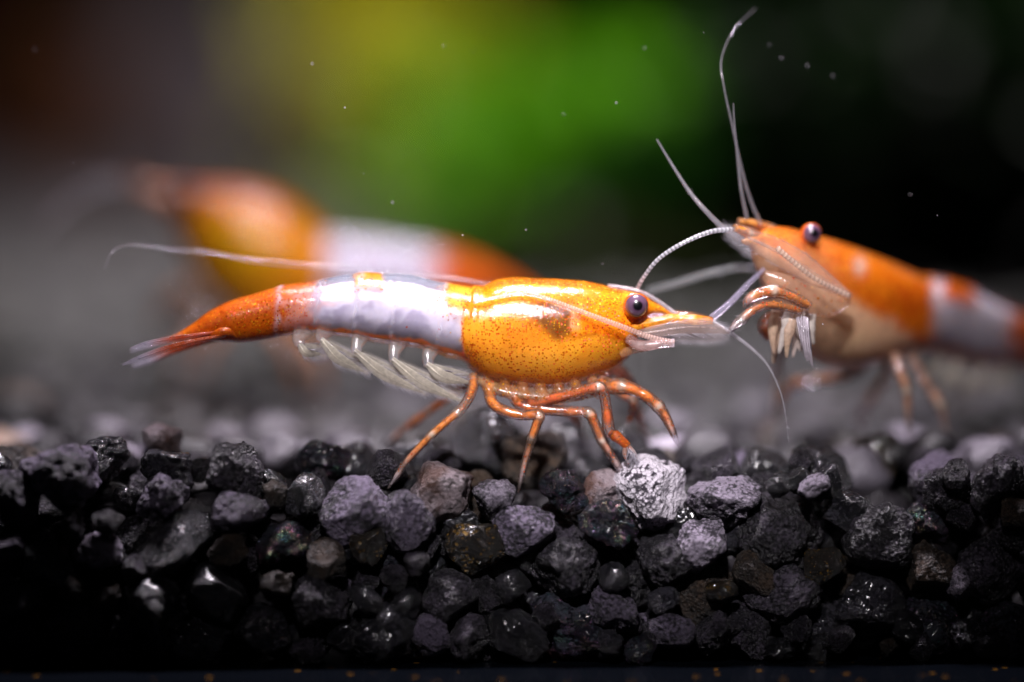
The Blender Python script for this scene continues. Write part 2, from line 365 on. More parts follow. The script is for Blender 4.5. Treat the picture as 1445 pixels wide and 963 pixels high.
for it in range(26000):
    r = rg.choice([1.35, 1.1, 0.9, 0.75, 0.55]) if it > 6000 else rg.uniform(1.0, 1.4)
    x = rg.uniform(-23, 23); y = gy(x) + r * 0.9 + abs(rg.normal(0, 2.4)) * (it % 3 > 0); z = rg.uniform(BASE_Z + r * .8, -r * 0.55)
    if y > 7: continue
    z += 0.45 * noise.noise(Vector((x * .35, y * .35, 7))) if z > -1.6 else 0
    if ((np.abs(x - FX[:, 0]) < FX[:, 4] + r * .62) & (np.abs(z - FX[:, 2] + .02 * (FX[:, 1] - y)) < FX[:, 6] + r * .62) & (y < FX[:, 1] + .4)).any(): continue
    d = np.sqrt(((P[:, :3] - (x, y, z)) ** 2).sum(axis=1))
    if (d < 0.80 * (P[:, 3] + r)).any(): continue
    P = np.vstack([P, (x, y, z, r)])
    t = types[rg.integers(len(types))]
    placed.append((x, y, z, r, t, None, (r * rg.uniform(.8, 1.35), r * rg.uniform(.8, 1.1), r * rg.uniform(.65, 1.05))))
def rotm(rg): 
    q = rg.normal(size=4); q /= np.linalg.norm(q); from mathutils import Quaternion; return Quaternion(q)
def vis_rank(a):  # front layer first, then the top surface
    front = a[1] - gy(a[0]) - a[3]; top = -(a[2] + a[3])
    return min(front, 0.4 + max(top, 0) * 2.2 + 0.12 * front) - 0.5 * a[3]
order = sorted(range(len(placed)), key=lambda i: (-1 if i < len(FIX) else 0, vis_rank(placed[i])))
hi_mesh = {}
rest = MB()
for rank, i in enumerate(order):
    x, y, z, r, t, lab, s3 = placed[i]
    if rank < 285:
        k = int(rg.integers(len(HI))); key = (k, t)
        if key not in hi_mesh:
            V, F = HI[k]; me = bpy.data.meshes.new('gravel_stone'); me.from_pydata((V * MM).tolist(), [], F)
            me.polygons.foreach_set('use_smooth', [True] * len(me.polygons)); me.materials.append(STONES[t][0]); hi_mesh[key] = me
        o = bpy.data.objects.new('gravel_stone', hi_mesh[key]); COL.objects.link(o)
        # turned a little at random about its own axes so that the measured extents hold, free yaw of the shape by variant choice
        e = rg.uniform(-0.6, 0.6, 3)
        o.matrix_world = Matrix.Translation((x * MM, y * MM, z * MM)) @ Matrix.Rotation(e[1], 4, 'Y') @ Matrix.Diagonal((*s3, 1)) @ rotm(rg).to_matrix().to_4x4()
        tag(o, lab or STONES[t][1] + ' packed in the bed along the glass', 'stone', None if lab else STONES[t][1].split(' with ')[0] + ' set in the bed' + (' with flecks' if t == 'amber' else ''))
    else:
        V, F = LO[int(rg.integers(len(LO)))]; R = np.array(rotm(rg).to_matrix())
        g = {'pale': .3, 'grey': .14, 'violet': .08, 'rust': .12}.get(t, .02) * rg.uniform(.6, 1.3)
        rest.add((V @ R.T) * s3 + (x, y, z), F, (g, g * .9, g * 1.06))
# the rest of the bed, running back out of focus
sp = 1.75
for row, y0 in enumerate(np.arange(5.2, 86, sp * 0.87)):
    half = 18.5 * (200 + y0) / 200 + 7
    for x0 in np.arange(-half, half, sp):
        x = x0 + (row % 2) * sp / 2 + rg.normal(0, .3); y = y0 + rg.normal(0, .3); r = rg.uniform(.75, 1.3)
        z = -0.75 + rg.normal(0, .28) + 0.35 * noise.noise(Vector((x * .12, y * .12, 0)))
        V, F = (LO if y < 16 else VLO)[int(rg.integers(8))]; R = np.array(rotm(rg).to_matrix())
        g = (.95 if y < 12 else .42) * rg.choice([.008, .015, .03, .07, .16, .34], p=[.3, .24, .2, .13, .09, .04]) * rg.uniform(.8, 1.2)  # dimmer light behind the front rows is put into darker stones
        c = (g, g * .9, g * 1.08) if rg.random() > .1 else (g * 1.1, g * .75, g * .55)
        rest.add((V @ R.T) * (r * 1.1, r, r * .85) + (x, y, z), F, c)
m = NT('gravel_mix'); co = m.coord(); n1 = m.noise(co, 5.0, 5, .65).outputs['Fac']
hs = m.n('HueSaturation', Color=m.attr('pig').outputs['Color'], Value=m.math('MULTIPLY', n1, 2.0))
M_MIX = m.end(m.n('BsdfPrincipled', Base_Color=hs.outputs[0], Roughness=0.38, Normal=m.n('Bump', Strength=.8, Distance=0.0001, Height=n1)))
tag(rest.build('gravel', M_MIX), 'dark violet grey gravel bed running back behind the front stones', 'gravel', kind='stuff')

# ------------------------------------------------------------------ shrimps
def loft(stations, depth, n=300, k=64, scale=1.0, seg=None, expo=2.0, inset=None, belly=0.0):
    """continuous body surface. stations: (top px, top py, bottom px, bottom py, half width mm). depth(px)->mm behind focus.
    returns verts, faces, and the 2-D side-view coordinates (px,py,angle) of every vert"""
    S = spline(stations, n); verts = []; uv = []; near = []
    C = []
    for a in S:
        C.append((pix(a[0], a[1], depth(a[0])), pix(a[2], a[3], depth(a[2]))))
    mid = np.array([(t + b) / 2 for t, b in C]); tan = np.gradient(mid, axis=0); tan /= np.linalg.norm(tan, axis=1)[:, None] + 1e-9
    for i, a in enumerate(S):
        T, B = C[i]; ax = (T - B) / 2; L = np.cross(tan[i], ax); L /= np.linalg.norm(L) + 1e-9; w = a[4]
        sc = scale * (seg((a[0] + a[2]) / 2) if seg else 1.0)
        for j in range(k):
            q = 2 * math.pi * j / k; cz, sx = math.cos(q), math.sin(q)
            e = 2.0 / expo; vz = math.copysign(abs(cz) ** e, cz); vx = math.copysign(abs(sx) ** e, sx)
            wb = w * (1 - belly * max(0, -vz) ** 2)
            vv = vz
            if inset: vv = vz * (1 - (inset[0] if vz > 0 else inset[1])); 
            verts.append(mid[i] + ax * vv * (sc if not inset else 1) + L * (vx * wb * sc))
            near.append(mid[i] + ax * vv + (L if L[1] < 0 else -L) * abs(vx) * w)
            uv.append(((1 - vv) / 2, i / (n - 1)))
    f = [(i * k + j, (i + 1) * k + j, (i + 1) * k + (j + 1) % k, i * k + (j + 1) % k) for i in range(n - 1) for j in range(k)]
    f += [tuple(range(k)), tuple((n - 1) * k + j for j in reversed(range(k)))]
    return np.array(verts), f, np.c_[proj(np.array(near)), np.array(uv)]   # px, py, 0 top..1 bottom, 0 tail..1 head

def smooth(a, b, x): t = np.clip((x - a) / (b - a), 0, 1); return t * t * (3 - 2 * t)
def lerp(a, b, t): return np.asarray(a) * (1 - t[:, None]) + np.asarray(b) * t[:, None]
def fbm(P, s, o=0.0): return np.array([noise.fractal(Vector((p[0] * s + o, p[1] * s, (p[2] if len(p) > 2 else 0) * s)), 0.8, 2.1, 4) for p in P])

def limb(parent, name, pts, rads, depth, mat=None, pig=ORANGE, joint=CREAM, alpha=0.8, fleck=0.45, joints=(), hairs=0, clear_tip=0.0, n=60, flat=1.0, seed=0, hair_len=4.0):
    """a jointed tapering limb along photo points; rads in px; depth: list of mm per point"""
    rgl = np.random.default_rng(seed + int(pts[0][0]))
    A = np.array([(x, y, r, d) for (x, y), r, d in zip(pts, rads, depth)], float)
    S = spline(A, n); W3 = np.array([pix(a[0], a[1], a[3]) for a in S]); R = np.maximum(S[:, 2], 0.4) * PXMM
    t = np.linspace(0, 1, n); c = np.tile(np.array(pig), (n, 1)); al = np.full(n, alpha); fk = np.full(n, fleck)
    nz = np.array([noise.noise(Vector((a[0] * .06, a[1] * .06, seed))) for a in S])
    al = al * np.clip(0.85 + 0.6 * nz, 0.35, 1.15)
    for jx, jy in joints:
        dd = np.exp(-((S[:, 0] - jx) ** 2 + (S[:, 1] - jy) ** 2) / 26.0)
        c = lerp(c, joint, dd * .85); fk = fk * (1 - dd); R = R * (1 + 0.13 * dd)
    if clear_tip:
        g = smooth(1 - clear_tip, 1, t); c = lerp(c, CLEAR, g); al = al * (1 - .55 * g); fk = fk * (1 - g)
    b = MB(); core = mat is None
    b.tube(W3, R * (1.18 if core else 1), 12, lerp(c, lin(244, 206, 170), np.full(n, .6)) if core else c, al * (.24 if core else 1), fk * (.35 if core else 1), flat)
    if core: b.tube(W3[1:-3], R[1:-3] * np.clip(.72 + .45 * nz[1:-3], .35, 1), 9, c[1:-3], np.clip(al[1:-3] * (1.1 + 1.6 * nz[1:-3]), 0.08, 1), fk[1:-3], flat)
    for _ in range(hairs):
        i = rgl.integers(4, n - 2); dv = rgl.normal(size=3); dv[1] *= .6; tv = W3[min(i + 2, n - 1)] - W3[i - 2]; tv /= np.linalg.norm(tv) + 1e-9
        dv -= tv * (dv @ tv); dv /= np.linalg.norm(dv); p = W3[i] + dv * R[i] * .9
        b.hair(p, p + (dv * .8 + tv * .8) * hair_len * PXMM * rgl.uniform(.5, 1.2), 0.008, CLEAR, .6)
    return b.build(name, mat or M_LEG, parent)

def antenna(parent, name, pts, r0, r1, depth, n=None, band=2.6, alpha=.42, col=CLEAR, hairs=0, tipboost=0.0, ring=.55):
    """ringed whip; band = ring length in px"""
    A = np.array([(x, y, d) for (x, y), d in zip(pts, depth)], float)
    L = np.linalg.norm(np.diff(A[:, :2], axis=0), axis=1).sum(); n = n or int(max(30, min(420, L / band * 2)))
    S = spline(A, n); W3 = np.array([pix(*a) for a in S]); t = np.linspace(0, 1, n)
    R = (r0 + (r1 - r0) * t) * PXMM; odd = np.arange(n) % 2
    b = MB(); b.tube(W3, R * (1 + .12 * (odd - .5)), 7, np.where(odd[:, None] > 0, np.array(col), np.array(col) * ring), alpha * (ring + 1.3 * (1 - ring) * odd + .05) * (1 + tipboost * smooth(.86, 1, t)), 0.0)
    rga = np.random.default_rng(int(L))
    for _ in range(hairs):
        i = rga.integers(2, n - 2); dv = rga.normal(size=3); tv = W3[i + 1] - W3[i - 1]; tv /= np.linalg.norm(tv); dv -= tv * (dv @ tv); dv /= np.linalg.norm(dv)
        b.hair(W3[i], W3[i] + (dv * .7 + tv * .6) * 5 * PXMM, .007, CLEAR, .6)
    return b.build(name, M_CLEAR, parent)

def blade(parent, name, pts, widths, depth, pig=CREAM, alpha=.3, tilt=(0, 1, 0), fringe=0, thick=.10, col2=None, mat=None, flen=9):
    """thin flattened plate (swimmeret, tail fan blade, antenna scale) with a fringe of bristles"""
    A = np.array([(x, y, w, d) for (x, y), w, d in zip(pts, widths, depth)], float); S = spline(A, 40)
    W3 = np.array([pix(a[0], a[1], a[3]) for a in S]); R = np.maximum(S[:, 2], .5) * PXMM; t = np.linspace(0, 1, 40)
    c = np.tile(np.array(pig), (40, 1)); al = np.full(40, alpha)
    if col2 is not None: c = lerp(pig, col2, smooth(.5, .85, t)); al = al * (1 - .5 * smooth(.5, .85, t))
    b = MB(); b.tube(W3, R, 14, c, al, 0.0, thick, tilt)
    tn = np.gradient(W3, axis=0); tn /= np.linalg.norm(tn, axis=1)[:, None] + 1e-9; rgb_ = np.random.default_rng(int(pts[0][0] * 7 + pts[0][1]))
    for i in range(fringe):
        k = rgb_.integers(14, 40); side = np.cross(tn[k], tilt); side /= np.linalg.norm(side); sg = rgb_.choice([-1, 1])
        p = W3[k] + side * sg * R[k] * .95; fl = flen * PXMM * rgb_.uniform(.6, 1.2)
        b.hair(p, p + (tn[k] * 1.0 + side * sg * .5) * fl, .010, CLEAR, .45)
    # midrib
    b.tube(W3[:34], np.linspace(.05, .02, 34) * (R.max() / .25), 6, np.array(c[:34]) * .9 + .08, alpha * 1.6, 0.0)
    return b.build(name, mat or M_CLEAR, parent)

def eye_mat():
    m = NT('eye'); tc = m.n('TexCoord'); co = tc.outputs['Object']
    # the object's -Y axis points out of the eye: a dark round centre in a dusky mauve, mottled ball
    at = m.attr('alp').outputs['Fac']
    nz = m.noise(m.coord(), 9.0, 4).outputs['Fac']
    f = m.math('ADD', at, m.math('MULTIPLY', m.math('SUBTRACT', nz, .5), .35))
    c = m.ramp(f, [(0.05, lin(84, 60, 80)), (0.45, lin(52, 34, 50)), (0.62, lin(14, 8, 14)), (1.0, (0.002, 0.002, 0.003))])
    p = m.n('BsdfPrincipled', Base_Color=c, Roughness=.28, ); p.inputs['Coat Weight'].default_value = .8; p.inputs['Coat Roughness'].default_value = .06
    return m.end(p)
M_EYE = eye_mat()
def eye(parent, c, r, look, stalk_to):
    """ball eye on a short orange stalk; look = unit vector out of the head"""
    look = np.array(look, float); look /= np.linalg.norm(look); n, k = 28, 36; v = []; a = []
    X = np.cross(look, (0, 0, 1)); X /= np.linalg.norm(X); Z = np.cross(X, look)
    for i in range(n + 1):
        th = math.pi * i / n
        for j in range(k):
            q = 2 * math.pi * j / k
            v.append(c + r * (math.cos(th) * look + math.sin(th) * (math.cos(q) * X + math.sin(q) * 1.04 * Z)))
            a.append(math.exp(-(th / .42) ** 4))
    f = [(i * k + j, i * k + (j + 1) % k, (i + 1) * k + (j + 1) % k, (i + 1) * k + j) for i in range(n) for j in range(k)]
    b = MB(); b.add(v, f, (1, 1, 1), np.array(a)); e = b.build('eye', M_EYE, parent)
    b = MB(); s0 = c - look * r * .1; tgt = np.asarray(stalk_to, float)
    b.tube(spline([tgt, (tgt + s0) / 2, s0, c + look * r * .18], 24), np.interp(np.linspace(0, 1, 24), [0, .5, .85, 1], [r * 1.05, r * 1.06, r * 1.10, r * 1.035]), 24, lin(235, 105, 15), .95, .25)
    b.build('eyestalk', M_LEG, e)
    return e

def pdist(px, py, line):
    """distance in px from points to a polyline"""
    P = np.c_[px, py]; best = np.full(len(P), 1e9)
    for (a, b) in zip(line[:-1], line[1:]):
        a = np.array(a, float); b = np.array(b, float); ab = b - a
        t = np.clip(((P - a) @ ab) / (ab @ ab + 1e-9), 0, 1); best = np.minimum(best, np.linalg.norm(P - a - t[:, None] * ab, axis=1))
    return best
def inpoly(px, py, poly, soft=4.0):
    ins = np.zeros(len(px), bool); m = len(poly)
    for i in range(m):
        (x1, y1), (x2, y2) = poly[i], poly[(i + 1) % m]
        if y1 != y2: ins ^= ((y1 > py) != (y2 > py)) & (px < (x2 - x1) * (py - y1) / (y2 - y1) + x1)
    d = pdist(px, py, list(poly) + [poly[0]]); return smooth(-soft, soft, np.where(ins, d, -d))
def wobble(px, py, s, o): return np.array([noise.fractal(Vector((a * s + o, b * s, o)), .8, 2.1, 3) for a, b in zip(px, py)])

# ---- the shrimp in the plane of focus
def middle_shrimp():
    root = empty('shrimp', pix(760, 640, 1.5))
    tag(root, 'orange shrimp with white striped midsection walking on the gravel, dark eye in sharp focus', 'shrimp', 'orange and white shrimps')
    Y0 = 1.5; dep = lambda px: Y0
    st = [(216, 482, 215, 486, .15), (232, 477, 236, 484, .35), (250, 470, 258, 482, .5), (274, 455, 290, 481, .62), (297, 438, 318, 482, .72),
          (330, 424, 345, 482, .80), (360, 415, 372, 479, .86), (388, 406, 398, 474, .92), (418, 401, 420, 471, 1.0), (446, 397, 446, 470, 1.08),
          (475, 391, 476, 474, 1.16), (500, 387, 504, 477, 1.22), (521, 385.5, 527, 482, 1.27), (545, 387, 552, 486, 1.32), (587, 391, 592, 491, 1.38),
          (622, 399, 624, 502, 1.42), (650, 404, 650, 508, 1.45), (678, 406, 668, 522, 1.5), (699, 398, 695, 536, 1.56), (723, 394, 738, 544, 1.6),
          (758, 395, 778, 547, 1.6), (817, 398.5, 810, 541, 1.5), (845, 403, 842, 529, 1.35), (862, 407, 868, 519, 1.18), (880, 411, 884, 506, 1.0),
          (895, 414, 894, 492, .85), (906, 417, 901, 478, .62), (914, 421, 909, 462, .42), (922, 426, 917, 444, .26), (935, 433, 933, 442, .15), (951, 445, 950, 447.5, .05)]
    bd = [318, 393, 446, 502, 556, 622, 664]
    def seg(x):
        for a, b in zip(bd[:-1], bd[1:]):
            if a <= x < b:
                q = (x - a) / (b - a); return 1 + 0.04 * (1 - q) * min(1, (x - a) / 7.0)
        return 1.045 if x >= 664 and x < 672 else (1.03 if x >= 672 else 1.0)
    v, f, uv = loft(st, dep, 430, 104, seg=seg, expo=2.15)
    px, py, fz = uv[:, 0], uv[:, 1], uv[:, 2]; n = len(px); w1 = wobble(px, py, .03, 5); w2 = wobble(px, py, .09, 9)
    # opacity / pigment of the shell
    c = np.tile(np.array(CLEAR), (n, 1)); al = np.full(n, .09); fk = np.zeros(n)
    tail = 1 - smooth(395, 462, px + 34 * w1 + 24 * (fz - .5)); tail = np.maximum(tail, (1 - smooth(430, 470, px + 20 * w2)) * (1 - smooth(.14, .26, fz)))
    c = lerp(c, lin(214, 104, 14), tail); al = al + .62 * tail; fk = fk + .42 * tail
    gl = inpoly(px, py, [(320, 432), (352, 420), (384, 418), (372, 440), (330, 452)], 5); fk += .35 * gl
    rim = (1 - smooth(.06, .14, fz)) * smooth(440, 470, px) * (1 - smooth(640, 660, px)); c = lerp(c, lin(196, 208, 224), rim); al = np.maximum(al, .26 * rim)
    for a, b, lo in ((499, 541, .20), (630, 690, .26)):
        pch = smooth(a - 5, a + 5, px + 5 * w2) * (1 - smooth(b - 5, b + 6, px + 5 * w2)) * (1 - smooth(lo - .07, lo + .1, fz + .08 * w1))
        c = lerp(c, lin(232, 150, 24), pch); al = np.maximum(al, .82 * pch); fk = np.maximum(fk, .6 * pch)
    mot = smooth(612, 650, px + 26 * w1) * (1 - smooth(.3, .62, fz + .35 * w2)); c = lerp(c, GOLD, mot * (px < 700)); al = np.maximum(al, .5 * mot * (px < 700)); fk = np.maximum(fk, .5 * mot * (px < 690))
    low = smooth(.87, .94, fz + .03 * w2) * smooth(392, 420, px) * (1 - smooth(640, 660, px)); c = lerp(c, lin(255, 176, 60), low); al = np.maximum(al, .5 * low)
    for xb, dx in ((392, 3), (446, 6), (502, 10), (556, 11), (621, 9)):   # white glints at the plate joints, put into colour and opacity
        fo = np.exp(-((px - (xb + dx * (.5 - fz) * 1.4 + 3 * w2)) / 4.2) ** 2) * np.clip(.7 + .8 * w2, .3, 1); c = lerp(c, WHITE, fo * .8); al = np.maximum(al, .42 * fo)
    # carapace
    edge = 651 + 22 * smooth(470, 400, py) * 0 + 26 * np.clip((450 - py) / 50, 0, 1) ** 2 + 18 * np.clip((py - 470) / 55, 0, 1) ** 2
    car = smooth(-2, 2, px - edge)
    egg = [(654, 470), (662, 448), (690, 437), (722, 440), (748, 456), (772, 474), (788, 482), (812, 477), (842, 472), (872, 480), (888, 492), (884, 508), (868, 521), (838, 533), (806, 545), (778, 549), (738, 547), (700, 540), (668, 525), (656, 500)]
    ing = inpoly(px, py, egg, 3) * car
    win = inpoly(px, py, [(742, 440), (772, 424), (806, 436), (806, 472), (786, 481), (766, 466)], 7)
    c = lerp(c, lin(246, 150, 16), car); al = np.where(car > .01, al * (1 - car) + car * (.44 + .35 * w1), al); fk = np.where(car > .01, fk * (1 - car) + car * (.6 + .3 * w2), fk)
    c = lerp(c, lin(255, 176, 40), ing); al = al * (1 - ing) + .26 * ing; fk = fk * (1 - ing) + (.40 + .25 * w1) * ing
    al = al * (1 - win) + .12 * win; fk = fk * (1 - win) + .36 * win
    redp = np.exp(-(((px - 668) / 16) ** 2 + ((py - 505) / 24) ** 2)) + .6 * np.exp(-(((px - 770) / 40) ** 2 + ((py - 540) / 12) ** 2))
    fk = np.maximum(fk, car * np.clip(redp, 0, 1) * .75); c = lerp(c, lin(214, 104, 24), np.clip(redp, 0, 1) * car * .7)
    ln = np.exp(-(pdist(px, py, egg[1:12]) / 1.6) ** 2) * car; c = lerp(c, lin(120, 66, 14), ln * .6); al = np.maximum(al, ln * .7)
    head = smooth(868, 885, px) * (1 - smooth(455, 470, py)); al = np.maximum(al, head * .8)
    snout = smooth(886, 894, px) * smooth(458, 470, py); c = lerp(c, PEACH, snout); al = al * (1 - .5 * snout)
    tip = 1 - smooth(225, 262, px); c = lerp(c, WHITE, tip * .6); al = al * (1 - .5 * tip)
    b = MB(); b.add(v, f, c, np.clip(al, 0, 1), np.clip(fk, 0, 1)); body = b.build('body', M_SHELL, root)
    # flesh seen through the shell
    st2 = [(a[0], a[1] + (a[3] - a[1]) * (.125 if 440 < a[0] < 660 else .05), a[2], a[3] - (a[3] - a[1]) * (.055 if 400 < a[0] < 660 else .03), a[4] * .86) for a in st if 240 < a[0] < 912]
    v, f, uv = loft(st2, dep, 300, 72, expo=2.2); px, py, fz = uv[:, 0], uv[:, 1], uv[:, 2]; n = len(px); w1 = wobble(px, py, .025, 2); w2 = wobble(px, py, .08, 4)
    c = np.tile(np.array(lin(198, 193, 210)), (n, 1)); fk = np.full(n, .012)
    c = lerp(c, lin(150, 142, 166), np.clip(w1 * 1.5 + .22 + .35 * np.sin(px * .16 + py * .07 + 5 * w1), 0, .75))
    tl = 1 - smooth(398, 470, px + 40 * w1); c = lerp(c, lin(220, 118, 30), tl)
    tl = 1 - smooth(350, 410, px + 30 * w1 + 20 * (.5 - fz)); c = lerp(c, TAIL, tl); fk = fk + tl * .25
    low = smooth(.86, .93, fz + .05 * w2) * (px < 664); c = lerp(c, lin(255, 190, 96), low)
    car = smooth(648, 656, px); ing = inpoly(px, py, egg, 4)
    c = lerp(c, lin(248, 154, 16), car); c = lerp(c, lin(255, 184, 52), ing * car); lnf = np.exp(-(pdist(px, py, egg[1:12]) / 2.2) ** 2); c = lerp(c, lin(150, 80, 14), lnf * .8 * car)
    cen = np.exp(-(((px - 740) / 60) ** 2 + ((py - 478) / 26) ** 2)); c = lerp(c, lin(198, 112, 16), cen * .85 * car)
    pale = np.exp(-(((px - 760) / 70) ** 2 + ((py - 515) / 20) ** 2)); c = lerp(c, lin(255, 200, 96), pale * .7 * car)
    win = inpoly(px, py, [(728, 436), (768, 422), (806, 432), (808, 474), (788, 483), (762, 462)], 6); c = lerp(c, lin(84, 50, 24), win * .95)
    dk = np.exp(-(((px - 815) / 34) ** 2 + ((py - 424) / 11) ** 2)); c = lerp(c, lin(120, 84, 40), dk * .7)
    pl = np.exp(-(((px - 812) / 7) ** 4 + ((py - 455) / 11) ** 4)); c = lerp(c, lin(232, 205, 190), pl * .9)
    fk = np.where(car > .5, .06 + .5 * np.exp(-(((px - 668) / 16) ** 2 + ((py - 505) / 24) ** 2)), fk)
    b = MB(); b.add(v, f, c, 1.0, np.clip(fk, 0, .8)); b.build('flesh', M_FLESH, body)
    # tail fan
    for pts, wd, dz, t in (([(318, 468), (280, 473), (240, 479), (208, 485), (184, 492)], [5, 8, 10, 9, 3], [.9, .7, .6, .5, .5], (0, .45, 1)),
                        ([(318, 474), (280, 481), (240, 491), (205, 503), (173, 515)], [5, 8, 10, 9, 3], [.8, .4, .1, -.1, -.2], (0, .6, .9)),
                        ([(318, 476), (282, 484), (246, 494), (215, 506), (186, 517)], [5, 9, 12, 11, 4], [2.0, 2.3, 2.6, 2.9, 3.0], (0, -.5, 1)),
                        ([(318, 470), (280, 474), (238, 480), (208, 488), (184, 496)], [5, 8, 11, 10, 4], [2.0, 2.2, 2.3, 2.4, 2.5], (0, -.3, 1))):
        blade(root, 'tail_blade', pts, wd, dz, lin(206, 92, 14), .55, t, 60, .2, lin(196, 192, 206), M_SHELL, 4)
    b = MB(); b.tube(spline([pix(336, 478, .95), pix(322, 468, .75), pix(306, 470, .75), pix(296, 474, .8)], 16), np.interp(np.linspace(0, 3, 16), [0, 1, 2, 3], [1, 6, 6, 1]) * PXMM, 10, lin(220, 104, 18), .7, .4); b.build('tail_joint', M_SHELL, root)
    # swimmerets, near row and far row
    kn = [((414, 470), (422, 486), (452, 500)), ((446, 468), (453, 479), (512, 524)), ((497, 474), (500, 495), (596, 554)), ((549, 484), (553, 507), (650, 566)), ((597, 492), (602, 514), (662, 540))]
    for far in (0, 1):
        for i, (a, k, t) in enumerate(kn):
            y = [.55, 2.5][far]; ox = 9 * far; oy = 3 * far
            mid = ((k[0] * .55 + t[0] * .45) - 3, (k[1] * .55 + t[1] * .45) + 6)
            b = blade(root, 'swimmeret', [(k[0] + ox, k[1] + oy), (mid[0] + ox, mid[1] + oy), (t[0] + ox, t[1] + oy)], [4.5, min(10, .12 * math.dist(k, t) + 3), 2], [y, y - .1, y + .1], lin(240, 232, 216), .55, (.3, 1, .35), 60, .12, flen=13)
            blade(b, 'inner_blade', [(k[0] + ox, k[1] + oy), (mid[0] + ox + 9, mid[1] + oy - 7), (t[0] + ox + 3, t[1] + oy - 11)], [3.5, 7, 1.5], [y + .3, y + .3, y + .4], lin(240, 234, 222), .5, (.3, 1, .5), 40, .12)
            if not far: limb(b, 'swimmeret_stalk', [(a[0] + 16 + ox, a[1] - 6), (a[0] + 8 + ox, a[1] + (k[1] - a[1]) * .45), (k[0] + 2 + ox, k[1] + oy + 4)], [15, 10, 5.5], [y + .5, y + .2, y], M_CLEAR, lin(236, 226, 220), WHITE, .2, 0, [(k[0] + ox, k[1])], 0, 0, 24, .5)
    # walking legs: (points, radii, depths, joints, hairs)
    L = [([(668, 530), (667, 548), (659, 566), (646, 582), (609, 614), (573, 652), (560, 672), (547, 690)], [6, 6.5, 6.2, 6, 5, 4.3, 4, .8], [.9, .5, .2, .0, -.2, -.3, -.3, -.3], [(646, 582), (609, 614)]),
         ([(692, 540), (691, 558), (697, 571), (712, 580), (736, 586), (760, 586), (757, 600), (750, 620), (741, 652), (736, 672), (731, 696)], [6, 7, 7, 7, 6.5, 6.5, 6, 5.6, 4.6, 4.2, .8], [.9, .6, .4, .2, .1, .0, .0, .0, .0, .0, .0], [(761, 586), (750, 621)]),
         ([(722, 545), (725, 560), (738, 573), (768, 578), (800, 581), (830, 583), (838, 596), (849, 621), (866, 648), (878, 668), (887, 684)], [6, 7, 7, 6.8, 6.5, 6.8, 6.5, 6.2, 5, 4.4, .8], [1.0, .8, .7, .6, .5, .4, .4, .4, .4, .4, .4], [(831, 583), (850, 622)]),
         ([(742, 556), (752, 569), (780, 563), (810, 555), (844, 547), (852, 558), (856, 578), (859, 606), (864, 616)], [5, 6.5, 7, 7, 7, 6.5, 6.5, 7.5, 5], [.9, .6, .4, .2, .1, .1, .1, .1, .1], [(845, 547), (861, 612)]),
         ([(846, 538), (862, 545), (882, 546), (908, 557), (928, 573), (941, 592), (950, 612), (959, 634)], [8, 10, 9, 7.5, 7.5, 6, 4.5, .8], [1.0, .8, .6, .5, .5, .5, .5, .5], [(929, 574), (878, 545)]),
         # far side
         ([(668, 532), (640, 556), (606, 580), (570, 606), (536, 634)], [6, 6, 5, 4.5, 1], [2.4, 3.2, 4.0, 4.6, 5.0], [(606, 580)]),
         ([(700, 540), (735, 560), (775, 572), (812, 590), (830, 640)], [6, 6, 6, 5, 1], [2.4, 3.2, 3.8, 4.2, 4.6], [(775, 572)]),
         ([(850, 534), (878, 556), (892, 563), (893, 582), (884, 600)], [6, 7, 6.5, 6, 3], [2.0, 2.0, 2.0, 2.0, 2.0], [(892, 564)]),
         ([(846, 530), (868, 522), (884, 538), (893, 560), (905, 600), (918, 622)], [8, 9, 8, 7, 6, 2], [3.0, 3.6, 4.0, 4.4, 4.6, 4.6], [(884, 538)])]
    for i, (p, r, d, j) in enumerate(L):
        limb(root, 'leg', p, r, d, joints=j, hairs=26 if i < 5 else 6, clear_tip=.42 if i not in (3, 7) else .15, n=90, seed=i, pig=[lin(250, 146, 40), lin(252, 138, 24), lin(250, 124, 18), lin(242, 100, 10), lin(250, 130, 14)][i % 5], alpha=.66)
    # bristly pincer on the pale stone
    b = MB(); A = spline([pix(860, 610, .1), pix(872, 618, .05), pix(886, 630, 0)], 20)
    b.tube(A, np.interp(np.linspace(0, 1, 20), [0, .3, 1], [5, 8.5, 6]) * PXMM, 12, lin(216, 96, 22), .6, .5)
    for tx, ty, bx in ((899, 652, 5), (887, 655, -4)):
        b.tube(spline([pix(884, 628, 0), pix((884 + tx) / 2 + bx, (628 + ty) / 2, -.05), pix(tx, ty, 0)], 14), np.linspace(4.4, 1.2, 14) * PXMM, 8, lerp(lin(210, 120, 50), CLEAR, np.linspace(0.2, 1, 14)), .5, .2)
    rgc = np.random.default_rng(5)
    for i in range(90):
        x0 = rgc.uniform(884, 900); y0 = 628 + (x0 - 884) * 1.3 + rgc.uniform(-2, 6); a = rgc.uniform(.5, 2.2); l = rgc.uniform(10, 24)
        q = pix(x0, y0, rgc.uniform(-.2, .2)); b.hair(q, pix(x0 + math.cos(a) * l * .8, y0 + math.sin(a) * l, rgc.uniform(-.3, .3)), .012, WHITE, .6)
    b.build('pincer', M_LEG, root)
    # gills / leg bases under the carapace
    limb(root, 'underside', [(668, 530), (700, 545), (740, 553), (785, 556), (830, 550), (862, 540)], [7, 11, 12, 12, 11, 5], [1.5] * 6, M_CLEAR, lin(246, 190, 130), CREAM, .34, .2, [], 0, 0, 60, 4.0)
    for i in range(7):
        x = 688 + i * 25
        limb(root, 'leg_base', [(x - 2, 536), (x + 1, 550), (x + 9, 561)], [8, 8, 5], [1.0, .6, .5], M_CLEAR, lin(248, 170, 96), CREAM, .2, .15, [], 3, 0, 16)
